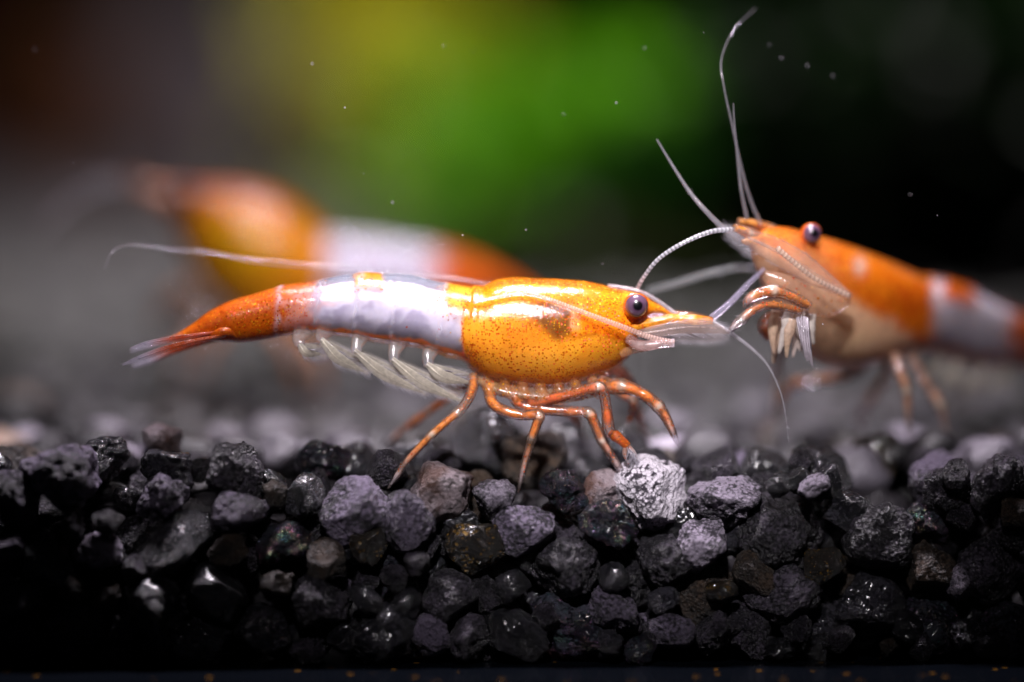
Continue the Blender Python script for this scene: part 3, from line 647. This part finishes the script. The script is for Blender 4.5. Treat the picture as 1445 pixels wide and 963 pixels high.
    # eyes
    eye(root, pix(898, 431, .30), 16.5 * PXMM, (.12, -1, .02), pix(892, 440, 1.2))
    eye(root, pix(899, 432, 2.75), 16.5 * PXMM, (.12, 1, .02), pix(893, 440, 1.8))
    # feeler bases, feelers, antenna scales
    limb(root, 'feeler_base', [(893, 462), (912, 458), (934, 453), (946, 450), (972, 451), (990, 452), (1006, 453)], [7, 8, 7, 6.5, 7.2, 6.8, 5], [.7, .65, .6, .6, .6, .6, .6], M_LEG, joints=[(947, 450), (980, 452)], joint=GOLD, alpha=.85, fleck=.6, pig=lin(240, 160, 30), seed=3)
    limb(root, 'feeler_base', [(893, 462), (912, 455), (934, 449), (946, 447), (972, 448), (1000, 452)], [7, 8, 7, 6.5, 6.5, 4], [2.2, 2.2, 2.2, 2.2, 2.1, 2.1], joints=[(947, 447)], joint=GOLD, alpha=.85, fleck=.6, pig=lin(230, 130, 24), seed=4)
    sc = blade(root, 'antenna_scale', [(898, 472), (925, 468), (965, 462), (1003, 463), (1030, 470)], [5, 9, 10, 9, 2], [.45, .4, .4, .4, .4], lin(232, 206, 192), .22, (0, 1, .25), 90, .14, flen=13)
    blade(root, 'antenna_scale', [(898, 474), (925, 474), (965, 472), (1003, 474), (1026, 476)], [5, 9, 11, 10, 2], [2.6, 2.7, 2.8, 2.8, 2.8], lin(220, 205, 205), .16, (0, 1, .25), 90, .14, flen=13)
    limb(root, 'antenna_base', [(886, 478), (905, 488), (930, 486), (952, 484)], [7, 8, 6.5, 5.5], [.5, .2, .1, .1], M_CLEAR, lin(222, 190, 186), WHITE, .5, 0, [(951, 484)], 4, 0, 30)
    limb(root, 'mouthpart', [(876, 500), (892, 494), (912, 492), (922, 490)], [6, 6, 4, 2], [.7, .6, .6, .6], M_CLEAR, PEACH, WHITE, .4, .1, [], 10, 0, 30)
    # long feelers sweeping back over the body
    antenna(root, 'feeler', [(952, 484), (920, 477), (880, 462), (845, 449), (805, 434), (770, 421), (738, 415), (700, 420), (668, 427)], 4.4, 2.4, [.05, -.05, -.12, -.22, -.28, -.22, .0, -.05, -.1], band=4.0, alpha=.40, ring=.75, col=lin(240, 206, 194))
    antenna(root, 'feeler', [(940, 480), (890, 420), (800, 400), (700, 400), (640, 391), (587, 382), (520, 376), (440, 372), (330, 362), (230, 350), (180, 346), (158, 356), (148, 378)], 1.5, .9, [2.8, 3.3, 3.4, 3.4, 3.3, 3.2, 3.0, 3.0, 3.2, 3.4, 3.2, 2.6, 2.2], band=3.4, alpha=.035, tipboost=9)
    antenna(root, 'feeler', [(700, 404), (640, 393), (560, 386), (460, 379), (370, 371), (280, 353), (225, 352)], 1.2, .7, [3.0, 3.0, 3.2, 3.4, 4.0, 4.4, 4.8], band=3.4, alpha=.3)
    antenna(root, 'feeler', [(1006, 453), (1030, 469), (1058, 490), (1082, 514), (1100, 550), (1109, 588), (1113, 624)], 3.2, .7, [.6, .4, .3, .2, .1, .1, .1], alpha=.36, hairs=40)
    antenna(root, 'feeler', [(1004, 450), (1030, 428), (1052, 405), (1078, 380)], 6.0, 3.5, [.6, 1.0, 1.4, 1.8], alpha=.34, col=lin(214, 205, 235))
    antenna(root, 'feeler', [(955, 444), (930, 426), (905, 412), (880, 406), (858, 403)], 3.0, 2.2, [1.4, 1.4, 1.4, 1.5, 1.6], alpha=.5)
    return root
middle_shrimp()

# ---- the shrimp rearing up on the right, turned away from the glass
def right_shrimp():
    dep = lambda px: 0.8 + max(-1, (px - 1030) * 0.0285)
    root = empty('shrimp', pix(1260, 612, 8))
    tag(root, 'shrimp rearing up with bunched pale claws, facing the other one, body trailing out of focus', 'shrimp', 'orange and white shrimps')
    st = [(1565, 492, 1558, 508, .3), (1500, 462, 1495, 515, .8), (1445, 437, 1440, 518, 1.0), (1400, 415, 1385, 515, 1.25), (1360, 397, 1345, 505, 1.4), (1330, 391, 1318, 497, 1.5),
          (1308, 389, 1290, 502, 1.55), (1285, 379, 1262, 508, 1.65), (1255, 366, 1232, 515, 1.7), (1225, 354, 1200, 516, 1.65), (1195, 343, 1172, 506, 1.5),
          (1170, 335, 1150, 480, 1.3), (1145, 328, 1128, 452, 1.1), (1120, 322, 1108, 425, .9), (1100, 322, 1092, 400, .65), (1086, 325, 1078, 378, .45), (1070, 332, 1066, 352, .25), (1050, 338, 1049, 343, .08)]
    sh = -16   # the flank we see lies a little right of and before the mid plane
    st = [(a[0] + sh * min(1, a[4]), a[1], a[2] + sh * min(1, a[4]), a[3], a[4] * .92) for a in st]
    v, f, uv = loft(st, dep, 260, 80, expo=2.1, seg=lambda x: 1.03 if x < 1300 else 1 + .035 * (((1445 - x) / 48) % 1))
    px, py, fz = uv[:, 0], uv[:, 1], uv[:, 2]; n = len(px); w1 = wobble(px, py, .025, 15); w2 = wobble(px, py, .07, 19)
    def paint(flesh):
        c = np.tile(np.array(lin(214, 208, 218) if flesh else CLEAR), (n, 1)); al = np.full(n, .12); fk = np.zeros(n)
        car = 1 - smooth(1308, 1326, px + 8 * w1)
        line = 420 + (px - 1195) * .60 + 10 * w1
        up = 1 - smooth(-16, 14, py - line)
        cc = lerp(lin(240, 200, 160), lin(234, 130, 22), up); 
        cc = lerp(cc, lin(206, 84, 10), .6 * np.exp(-(((px - 1285) / 40) ** 2 + ((py - 430) / 26) ** 2)))
        cc = lerp(cc, lin(224, 140, 70), .0 * np.exp(-(((px - 1190) / 36) ** 2 + ((py - 515) / 22) ** 2)))
        pale = np.clip(np.exp(-(((px - 1120) / 42) ** 2 + ((py - 400) / 42) ** 2)) * 1.5, 0, 1); cc = lerp(cc, lin(232, 190, 160), pale * .75)
        spot = np.exp(-(((px - 1212) / 9) ** 2 + ((py - 377) / 12) ** 2)); cc = lerp(cc, lin(240, 220, 200), spot * .9)
        c = lerp(c, cc, car); al = al * (1 - car) + .55 * car; fk = .35 * car * up
        d1 = smooth(1322, 1340, px) * (1 - smooth(1366, 1388, px)) * (1 - smooth(.2, .36, fz)); d2 = smooth(1415, 1450, px + 20 * w1)
        dd = np.maximum(d1, d2); c = lerp(c, lin(204, 96, 14), dd); al = np.maximum(al, .8 * dd)
        lw = smooth(.84, .94, fz) * (1 - car); c = lerp(c, lin(220, 130, 60), lw * .6)
        return c, al, fk
    c, al, fk = paint(False); b = MB(); b.add(v, f, c, al, fk); body = b.build('body', M_SHELL, root)
    st2 = [(a[0], a[1] + (a[3] - a[1]) * .06, a[2], a[3] - (a[3] - a[1]) * .05, a[4] * .88) for a in st[:-2]]
    v, f, uv = loft(st2, dep, 200, 56); px, py, fz = uv[:, 0], uv[:, 1], uv[:, 2]; n = len(px); w1 = wobble(px, py, .025, 15); w2 = w1
    c, al, fk = paint(True); b = MB(); b.add(v, f, c, 1.0, fk * .2); b.build('flesh', M_FLESH, body)
    eye(root, pix(1145, 330, dep(1120) - .55), 14 * PXMM, (.35, -1, .1), pix(1136, 340, dep(1120) + .1))
    eye(root, pix(1100, 338, dep(1110) + 1.3), 13 * PXMM, (-.7, .6, .1), pix(1108, 344, dep(1110) + .7))
    # feeler bases and the broad antenna scale
    limb(root, 'feeler_base', [(1105, 350), (1080, 340), (1058, 330), (1036, 321)], [9, 8, 7, 5], [2.6, 2.2, 1.8, 1.4], joints=[(1080, 340), (1058, 330)], alpha=.8, fleck=.5, pig=lin(236, 150, 34), seed=6)
    limb(root, 'feeler_base', [(1108, 338), (1088, 325), (1068, 317), (1042, 312)], [8, 7, 6, 4], [3.6, 3.2, 2.8, 2.4], joints=[(1088, 325)], alpha=.8, fleck=.5, pig=lin(232, 150, 40), seed=7)
    blade(root, 'antenna_scale', [(1200, 418), (1165, 398), (1120, 368), (1070, 342), (1028, 326)], [4, 15, 21, 17, 4], [2.4, 1.8, 1.3, 1.0, .8], lin(236, 206, 178), .14, (.5, 1, .25), 40, .10, lin(232, 220, 214), flen=10)
    blade(root, 'antenna_scale', [(1090, 380), (1060, 352), (1035, 330), (1020, 318)], [6, 13, 11, 3], [4, 3.6, 3.2, 3], lin(210, 210, 214), .3, (.5, 1, .25), 40, .14, flen=10)
    antenna(root, 'ridged_edge', [(1096, 350), (1124, 374), (1154, 396), (1198, 418)], 4, 3, [.75, .95, 1.35, 2.0], band=6.0, alpha=.6, col=lin(244, 220, 200))
    limb(root, 'cheek', [(1198, 424), (1170, 428), (1130, 418), (1098, 400), (1078, 388)], [8, 20, 22, 16, 6], [2.4, 1.9, 1.5, 1.5, 1.5], M_CLEAR, lin(228, 182, 146), CREAM, .26, .05, [], 0, 0, 40, .5)
    # claws and mouth bundle
    limb(root, 'claw', [(1142, 432), (1120, 420), (1092, 411), (1070, 416), (1056, 424), (1050, 434)], [6, 7, 8, 8, 6.5, 2], [.9, .7, .5, .4, .3, .3], joints=[(1092, 411)], hairs=30, clear_tip=.25, alpha=.75, pig=lin(226, 126, 40), seed=8, hair_len=7)
    limb(root, 'claw', [(1130, 440), (1110, 433), (1085, 430), (1064, 437), (1046, 452), (1036, 461), (1028, 471)], [5, 6, 6, 6, 6, 5, 1], [.8, .6, .4, .2, .1, .0, .0], joints=[(1046, 452)], hairs=24, clear_tip=.5, alpha=.75, pig=lin(224, 130, 50), seed=9, hair_len=6)
    limb(root, 'claw', [(1100, 452), (1088, 448), (1080, 462), (1086, 480)], [6, 8, 10, 5], [2.2, 2.0, 1.9, 1.9], alpha=.7, pig=lin(222, 120, 60), seed=10, hairs=10)
    b = MB(); rgm = np.random.default_rng(21)
    for i in range(9):
        x = rgm.uniform(1088, 1140); y = rgm.uniform(440, 462); l = rgm.uniform(34, 58); dx = rgm.uniform(-12, 10); d = rgm.uniform(.7, 1.9)
        b.tube(spline([pix(x + 6, y - 6, d), pix(x + dx * .4, y + l * .45, d - .1), pix(x + dx, y + l, d)], 16), np.interp(np.linspace(0, 1, 16), [0, .4, 1], [7, 8.5, 2]) * PXMM, 9, [lin(232, 216, 206), lin(236, 228, 220), lin(226, 196, 170)][i % 3], .62, .0, .6)
    b.build('mouthparts', M_CLEAR, root)
    b = MB()
    for i in range(34):
        t = i / 33; p = pix(1124 + 16 * t, 446 + 8 * rgm.random(), .5 + .25 * rgm.random()); q = pix(1130 + 17 * t + rgm.normal(0, 1.5), 484 + 36 * t ** .7 + rgm.normal(0, 3), .35 + .2 * rgm.random())
        b.hair(p, q, .045, lin(232, 222, 230), .5)
    b.build('bristle_fan', M_CLEAR, root)
    # walking legs
    for i, (p, r, d) in enumerate([([(1225, 512), (1190, 530), (1150, 536), (1120, 542), (1104, 562), (1090, 590), (1072, 624)], [8, 8, 7, 7, 6, 5, 2], [6.5, 7, 7.4, 7.6, 7.7, 7.8, 7.9]),
                                 ([(1252, 510), (1250, 530), (1238, 552), (1222, 572), (1214, 600), (1208, 622)], [7, 7, 6, 6, 5, 2], [8, 8.6, 9, 9.4, 9.6, 9.8]),
                                 ([(1262, 500), (1270, 525), (1279, 552), (1281, 585), (1284, 622)], [7, 7.5, 6.5, 5, 2], [5.6, 5.3, 5.2, 5.2, 5.2]),
                                 ([(1284, 500), (1302, 534), (1326, 572), (1334, 604), (1344, 640)], [7, 7, 7, 5, 2], [6.6, 6.4, 6.3, 6.3, 6.3]),
                                 ([(1110, 470), (1098, 510), (1096, 540), (1088, 600)], [7, 6, 5, 2], [6, 6.4, 6.8, 7])]):
        limb(root, 'leg', p, r, d, joints=[p[2]], hairs=6, clear_tip=.5, n=60, seed=20 + i, pig=[lin(206, 126, 60), lin(180, 96, 30), lin(216, 160, 130), lin(214, 170, 150), lin(200, 190, 190)][i], alpha=.7, fleck=.2)
    for i, (k, t) in enumerate([((1322, 496), (1296, 530)), ((1352, 505), (1318, 548)), ((1386, 512), (1350, 556)), ((1420, 515), (1386, 552))]):
        blade(root, 'swimmeret', [k, ((k[0] + t[0]) / 2 + 8, (k[1] + t[1]) / 2 + 4), t], [8, 14, 3], [dep(k[0]) - .8] * 3, lin(212, 202, 186), .36, (.3, 1, .35), 14, .12)
    # feelers
    Z = lambda *a: list(a)
    antenna(root, 'feeler', [(1074, 318), (1060, 285), (1048, 245), (1034, 180), (1022, 125), (1018, 84), (1036, 42), (1066, 12)], 3.2, .5, Z(2.6, 2.4, 2.2, 2.0, 2.0, 2.4, 3.2, 4.2), alpha=.16)
    antenna(root, 'feeler', [(1054, 308), (1046, 268), (1040, 215), (1036, 170), (1035, 146)], 3.2, .8, Z(2.2, 2.0, 2.0, 1.8, 1.8), alpha=.2)
    antenna(root, 'feeler', [(1020, 322), (998, 300), (974, 272), (948, 232), (927, 197)], 4.2, .9, Z(1.4, 1.4, 1.6, 1.8, 2.0), alpha=.26)
    antenna(root, 'feeler', [(1034, 324), (1004, 327), (966, 342), (930, 365), (908, 392), (898, 410)], 3.6, 2.6, Z(1.4, 1.0, .8, .8, 1.2, 1.8), band=5.6, alpha=.75, col=lin(214, 214, 220))
    antenna(root, 'feeler', [(1066, 378), (1040, 378), (1000, 386), (956, 399), (915, 410)], 6.5, 4, Z(3.2, 3.4, 3.8, 4.4, 5.0), alpha=.26, col=lin(200, 205, 205))
    return root
right_shrimp()

# ---- the blurred shrimp behind, facing the other way
def rear_shrimp():
    Y = 25.0; dep = lambda px: Y
    root = empty('shrimp', pix(400, 560, Y))
    tag(root, 'blurred yellow orange shrimp with pale band, standing behind the tail of the sharp one', 'shrimp', 'orange and white shrimps')
    st = [(770, 428, 766, 436, .3), (724, 396, 716, 420, .7), (680, 370, 672, 426, 1.0), (620, 348, 615, 436, 1.35), (540, 334, 540, 440, 1.6), (484, 328, 478, 448, 1.8),
          (456, 322, 458, 454, 1.9), (430, 300, 446, 458, 2.0), (392, 276, 416, 462, 2.05), (340, 263, 366, 458, 1.95), (296, 262, 322, 432, 1.6), (262, 262, 280, 396, 1.15), (232, 260, 246, 330, .7), (205, 254, 214, 288, .35), (178, 246, 182, 254, .1)]
    v, f, uv = loft(st, dep, 180, 56, expo=2.1); px, py, fz = uv[:, 0], uv[:, 1], uv[:, 2]; n = len(px); w1 = wobble(px, py, .02, 33)
    def paint(flesh):
        car = 1 - smooth(452, 462, px); tl = smooth(585, 640, px + 15 * w1)
        c = np.tile(np.array(lin(188, 182, 196)), (n, 1)); al = np.full(n, .15)
        cc = lerp(lin(240, 150, 14), lin(255, 200, 10), np.exp(-(((px - 345) / 70) ** 2 + ((py - 345) / 70) ** 2)))
        cc = lerp(cc, lin(196, 84, 14), .8 * (1 - smooth(.05, .22, fz)))
        hd = 1 - smooth(220, 300, px); cc = lerp(cc, lin(206, 140, 84), hd)
        bl = smooth(395, 440, py) * (1 - smooth(300, 340, px)); cc = lerp(cc, lin(214, 176, 140), bl)
        c = lerp(c, cc, car); al = al + (.65 - .4 * hd) * car; c = lerp(c, lin(206, 96, 16), tl); al = np.maximum(al, .75 * tl)
        return c, al, .25 * car
    c, al, fk = paint(0); b = MB(); b.add(v, f, c, al, fk); body = b.build('body', M_SHELL, root)
    st2 = [(a[0], a[1] + (a[3] - a[1]) * .06, a[2], a[3] - (a[3] - a[1]) * .05, a[4] * .88) for a in st[:-1]]
    v, f, uv = loft(st2, dep, 140, 48); px, py, fz = uv[:, 0], uv[:, 1], uv[:, 2]; n = len(px); w1 = wobble(px, py, .02, 33)
    c, al, fk = paint(1); b = MB(); b.add(v, f, c, 1.0, 0.0); b.build('flesh', M_FLESH, body)
    eye(root, pix(262, 276, Y - 1.1), 15 * PXMM * 1.1, (-.2, -1, .1), pix(270, 284, Y - .3))
    eye(root, pix(262, 276, Y + 1.1), 15 * PXMM * 1.1, (-.2, 1, .1), pix(270, 284, Y + .3))
    for dz in (-.5, .5):
        limb(root, 'feeler_base', [(262, 310), (236, 288), (208, 268), (180, 252)], [9, 9, 7, 5], [Y + dz] * 4, pig=lin(220, 140, 70), alpha=.8)
        blade(root, 'antenna_scale', [(280, 330), (246, 312), (216, 290), (184, 262)], [8, 14, 13, 4], [Y + dz * 1.6] * 4, lin(212, 196, 186), .4, (0, 1, .25), 20, .14)
    antenna(root, 'feeler', [(182, 252), (140, 262), (100, 284), (66, 318), (48, 350)], 5, 2, [Y, Y - 1, Y - 2, Y - 3, Y - 3], alpha=.5)
    antenna(root, 'feeler', [(182, 250), (130, 248), (80, 262), (20, 296)], 5, 2, [Y, Y + 1, Y + 2, Y + 2], alpha=.45)
    antenna(root, 'feeler', [(178, 248), (176, 215), (168, 180)], 4, 2, [Y, Y, Y], alpha=.4)
    for i in range(8):
        x = 300 + (i % 4) * 34; z = Y + (-1 if i < 4 else 1) * (1 + .3 * (i % 4)); sg = -1 if i % 4 < 2 else 1
        limb(root, 'leg', [(x, 446), (x + sg * 26, 474), (x + sg * 44, 505), (x + sg * 56, 556)], [8, 8, 6, 2], [z, z + (z - Y) * .8, z + (z - Y) * 1.2, z + (z - Y) * 1.4], pig=lin(214, 150, 100), alpha=.7, seed=40 + i)
    limb(root, 'claw', [(290, 430), (262, 410), (236, 420), (222, 446)], [9, 10, 9, 4], [Y - 1.2] * 4, pig=lin(216, 170, 130), alpha=.7)
    limb(root, 'claw', [(290, 436), (256, 430), (230, 445), (218, 470)], [9, 10, 9, 4], [Y + .8] * 4, pig=lin(216, 170, 130), alpha=.7)
    for x in (480, 520, 560, 600):
        blade(root, 'swimmeret', [(x, 438), (x - 20, 462), (x - 52, 476)], [8, 13, 3], [Y - .8] * 3, lin(214, 206, 196), .3, (.3, 1, .35), 12, .12)
    return root
rear_shrimp()

# ------------------------------------------------------------------ plants and rock far behind
def leaf_mat(name, a, b):
    m = NT(name); nz = m.noise(m.coord(), .35, 3).outputs['Fac']
    c = m.mixc(m.ramp(nz, [(.35, (0, 0, 0)), (.65, (1, 1, 1))]), a, b)
    p = m.n('BsdfPrincipled', Base_Color=c, Roughness=.5)
    return m.end(m.n('MixShader', i0=.4, i1=p, i2=m.n('BsdfTranslucent', Color=c)))
def plant(name, label, px, py_base, y, w, h, n, mats, leaf=3.0, seed=0, group=None, dens_low=0.0):
    """bushy water plant: stems with many small leaves; w, h in mm"""
    base = pix(px, py_base, y); base[2] = -1.0; rgp = np.random.default_rng(seed)
    root = empty(name, base); tag(root, label, 'plant', group)
    stems = MB(); lv = MB(); ns = max(7, n // 60)
    for s in range(ns):
        a = rgp.uniform(0, 2 * math.pi); r = math.sqrt(rgp.random()); hh = h * rgp.uniform(.25, 1.0) * (1 - .25 * r)
        top = base + np.array([math.cos(a) * r * w * .5, math.sin(a) * r * w * .35, hh]); mid = base + np.array([math.cos(a) * r * w * .2, math.sin(a) * r * w * .2, hh * .5])
        A = spline([base + np.array([math.cos(a), math.sin(a), 0]) * r * w * .12, mid, top], 14); stems.tube(A, np.linspace(.5, .2, 14), 6)
        for k in range(n // ns):
            t = rgp.uniform(dens_low, 1); p = A[int(t * 13)]; d = rgp.normal(size=3); d[2] += .4; d /= np.linalg.norm(d); l = leaf * rgp.uniform(.6, 1.3)
            sd = np.cross(d, rgp.normal(size=3)); sd /= np.linalg.norm(sd); up = np.cross(sd, d) * .15 * l
            q = p + d * rgp.uniform(0, 1.5)
            lv.add([q, q + d * l * .35 + sd * l * .24 + up, q + d * l * .75 + sd * l * .17 + up, q + d * l, q + d * l * .75 - sd * l * .17 + up, q + d * l * .35 - sd * l * .24 + up, q + d * l * .5], [(0, 1, 6), (1, 2, 6), (2, 3, 6), (3, 4, 6), (4, 5, 6), (5, 0, 6)])
    stems.build('stem', mats[1], root); o = lv.build('leaves', mats[0], root); o['kind'] = 'stuff'
    return root
G1 = leaf_mat('leaf_green', (0.08, 0.31, 0.004), (0.16, 0.40, 0.008)); G2 = leaf_mat('leaf_olive', (0.42, 0.44, 0.012), (0.5, 0.42, 0.02)); G3 = leaf_mat('leaf_shaded', (0.010, 0.05, 0.004), (0.02, 0.09, 0.005)); G4 = leaf_mat('leaf_rust', (0.12, 0.03, 0.008), (0.16, 0.05, 0.012))
STEM = simple('stem_green', (0.06, 0.12, 0.02), .6)
plant('water_plant', 'bright green bushy water plant, blurred behind the two facing shrimps', 860, 390, 90, 25, 12.5, 3800, (G1, STEM), 3.0, 1)
plant('water_plant', 'fresh green plant between the bright bush and the yellow one', 700, 345, 112, 13, 13, 1300, (leaf_mat('leaf_mid', (0.12, 0.30, 0.01), (0.2, 0.32, 0.02)), STEM), 3.0, 2)
plant('water_plant', 'yellow olive water plant, blurred far behind the resting shrimps', 545, 290, 140, 12, 18, 2400, (G2, STEM), 3.4, 3)
plant('water_plant', 'plant behind the rearing shrimp, shade put into its dark green', 1060, 420, 78, 14, 15, 1300, (G3, STEM), 3.4, 4)  # weak light on this side is put into the dark leaf colour
plant('water_plant', 'plant behind the trailing tail of the rearing shrimp, shade put into its nearly black green', 1330, 420, 74, 24, 24, 1500, (leaf_mat('leaf_deep_shade', (0.003, 0.012, 0.002), (0.006, 0.022, 0.003)), STEM), 3.4, 5)  # near-black leaves carry the darkness of the right background
plant('water_plant', 'low dark olive tuft added to cover the floor in front of the bright green bush', 830, 425, 74, 24, 4.2, 1400, (leaf_mat('leaf_floor_cover', (0.03, 0.045, 0.012), (0.05, 0.06, 0.02)), STEM), 2.2, 8)  # added tuft, coloured dark to hide the pale grey floor
plant('water_plant', 'rust red plant behind the feelers of the blurred shrimp', 95, 260, 170, 9, 14, 500, (G4, STEM), 3.0, 6)
V, F = stone_shape(900, 5); c0 = pix(270, 200, 185)
mb = MB(); mb.add(V * (7.5, 6, 9.5) + (c0[0], 190, 4.0), F)
tag(mb.build('rock', simple('rock_grey', (0.13, 0.11, 0.13), .7, vary=.5)), 'blurred violet grey rock beside the yellow plant', 'rock')

# ------------------------------------------------------------------ specks drifting in the water
mb = MB(); rgd = np.random.default_rng(77); import bmesh as _b
bm = _b.new(); _b.ops.create_icosphere(bm, subdivisions=1, radius=1); SV = np.array([w.co[:] for w in bm.verts]); SF = [tuple(w.index for w in q.verts) for q in bm.faces]; bm.free()
for i in range(46):
    y = rgd.uniform(-3, 5); p = pix(rgd.uniform(10, 1435), rgd.uniform(20, 600), y); mb.add(SV * rgd.uniform(.012, .032) + p, SF, CLEAR, .8)
tag(mb.build('dust', M_CLEAR), 'tiny pale specks drifting in the water', 'dust', kind='stuff')
for o in list(bpy.data.objects):
    if '_base' in o: del o['_base']
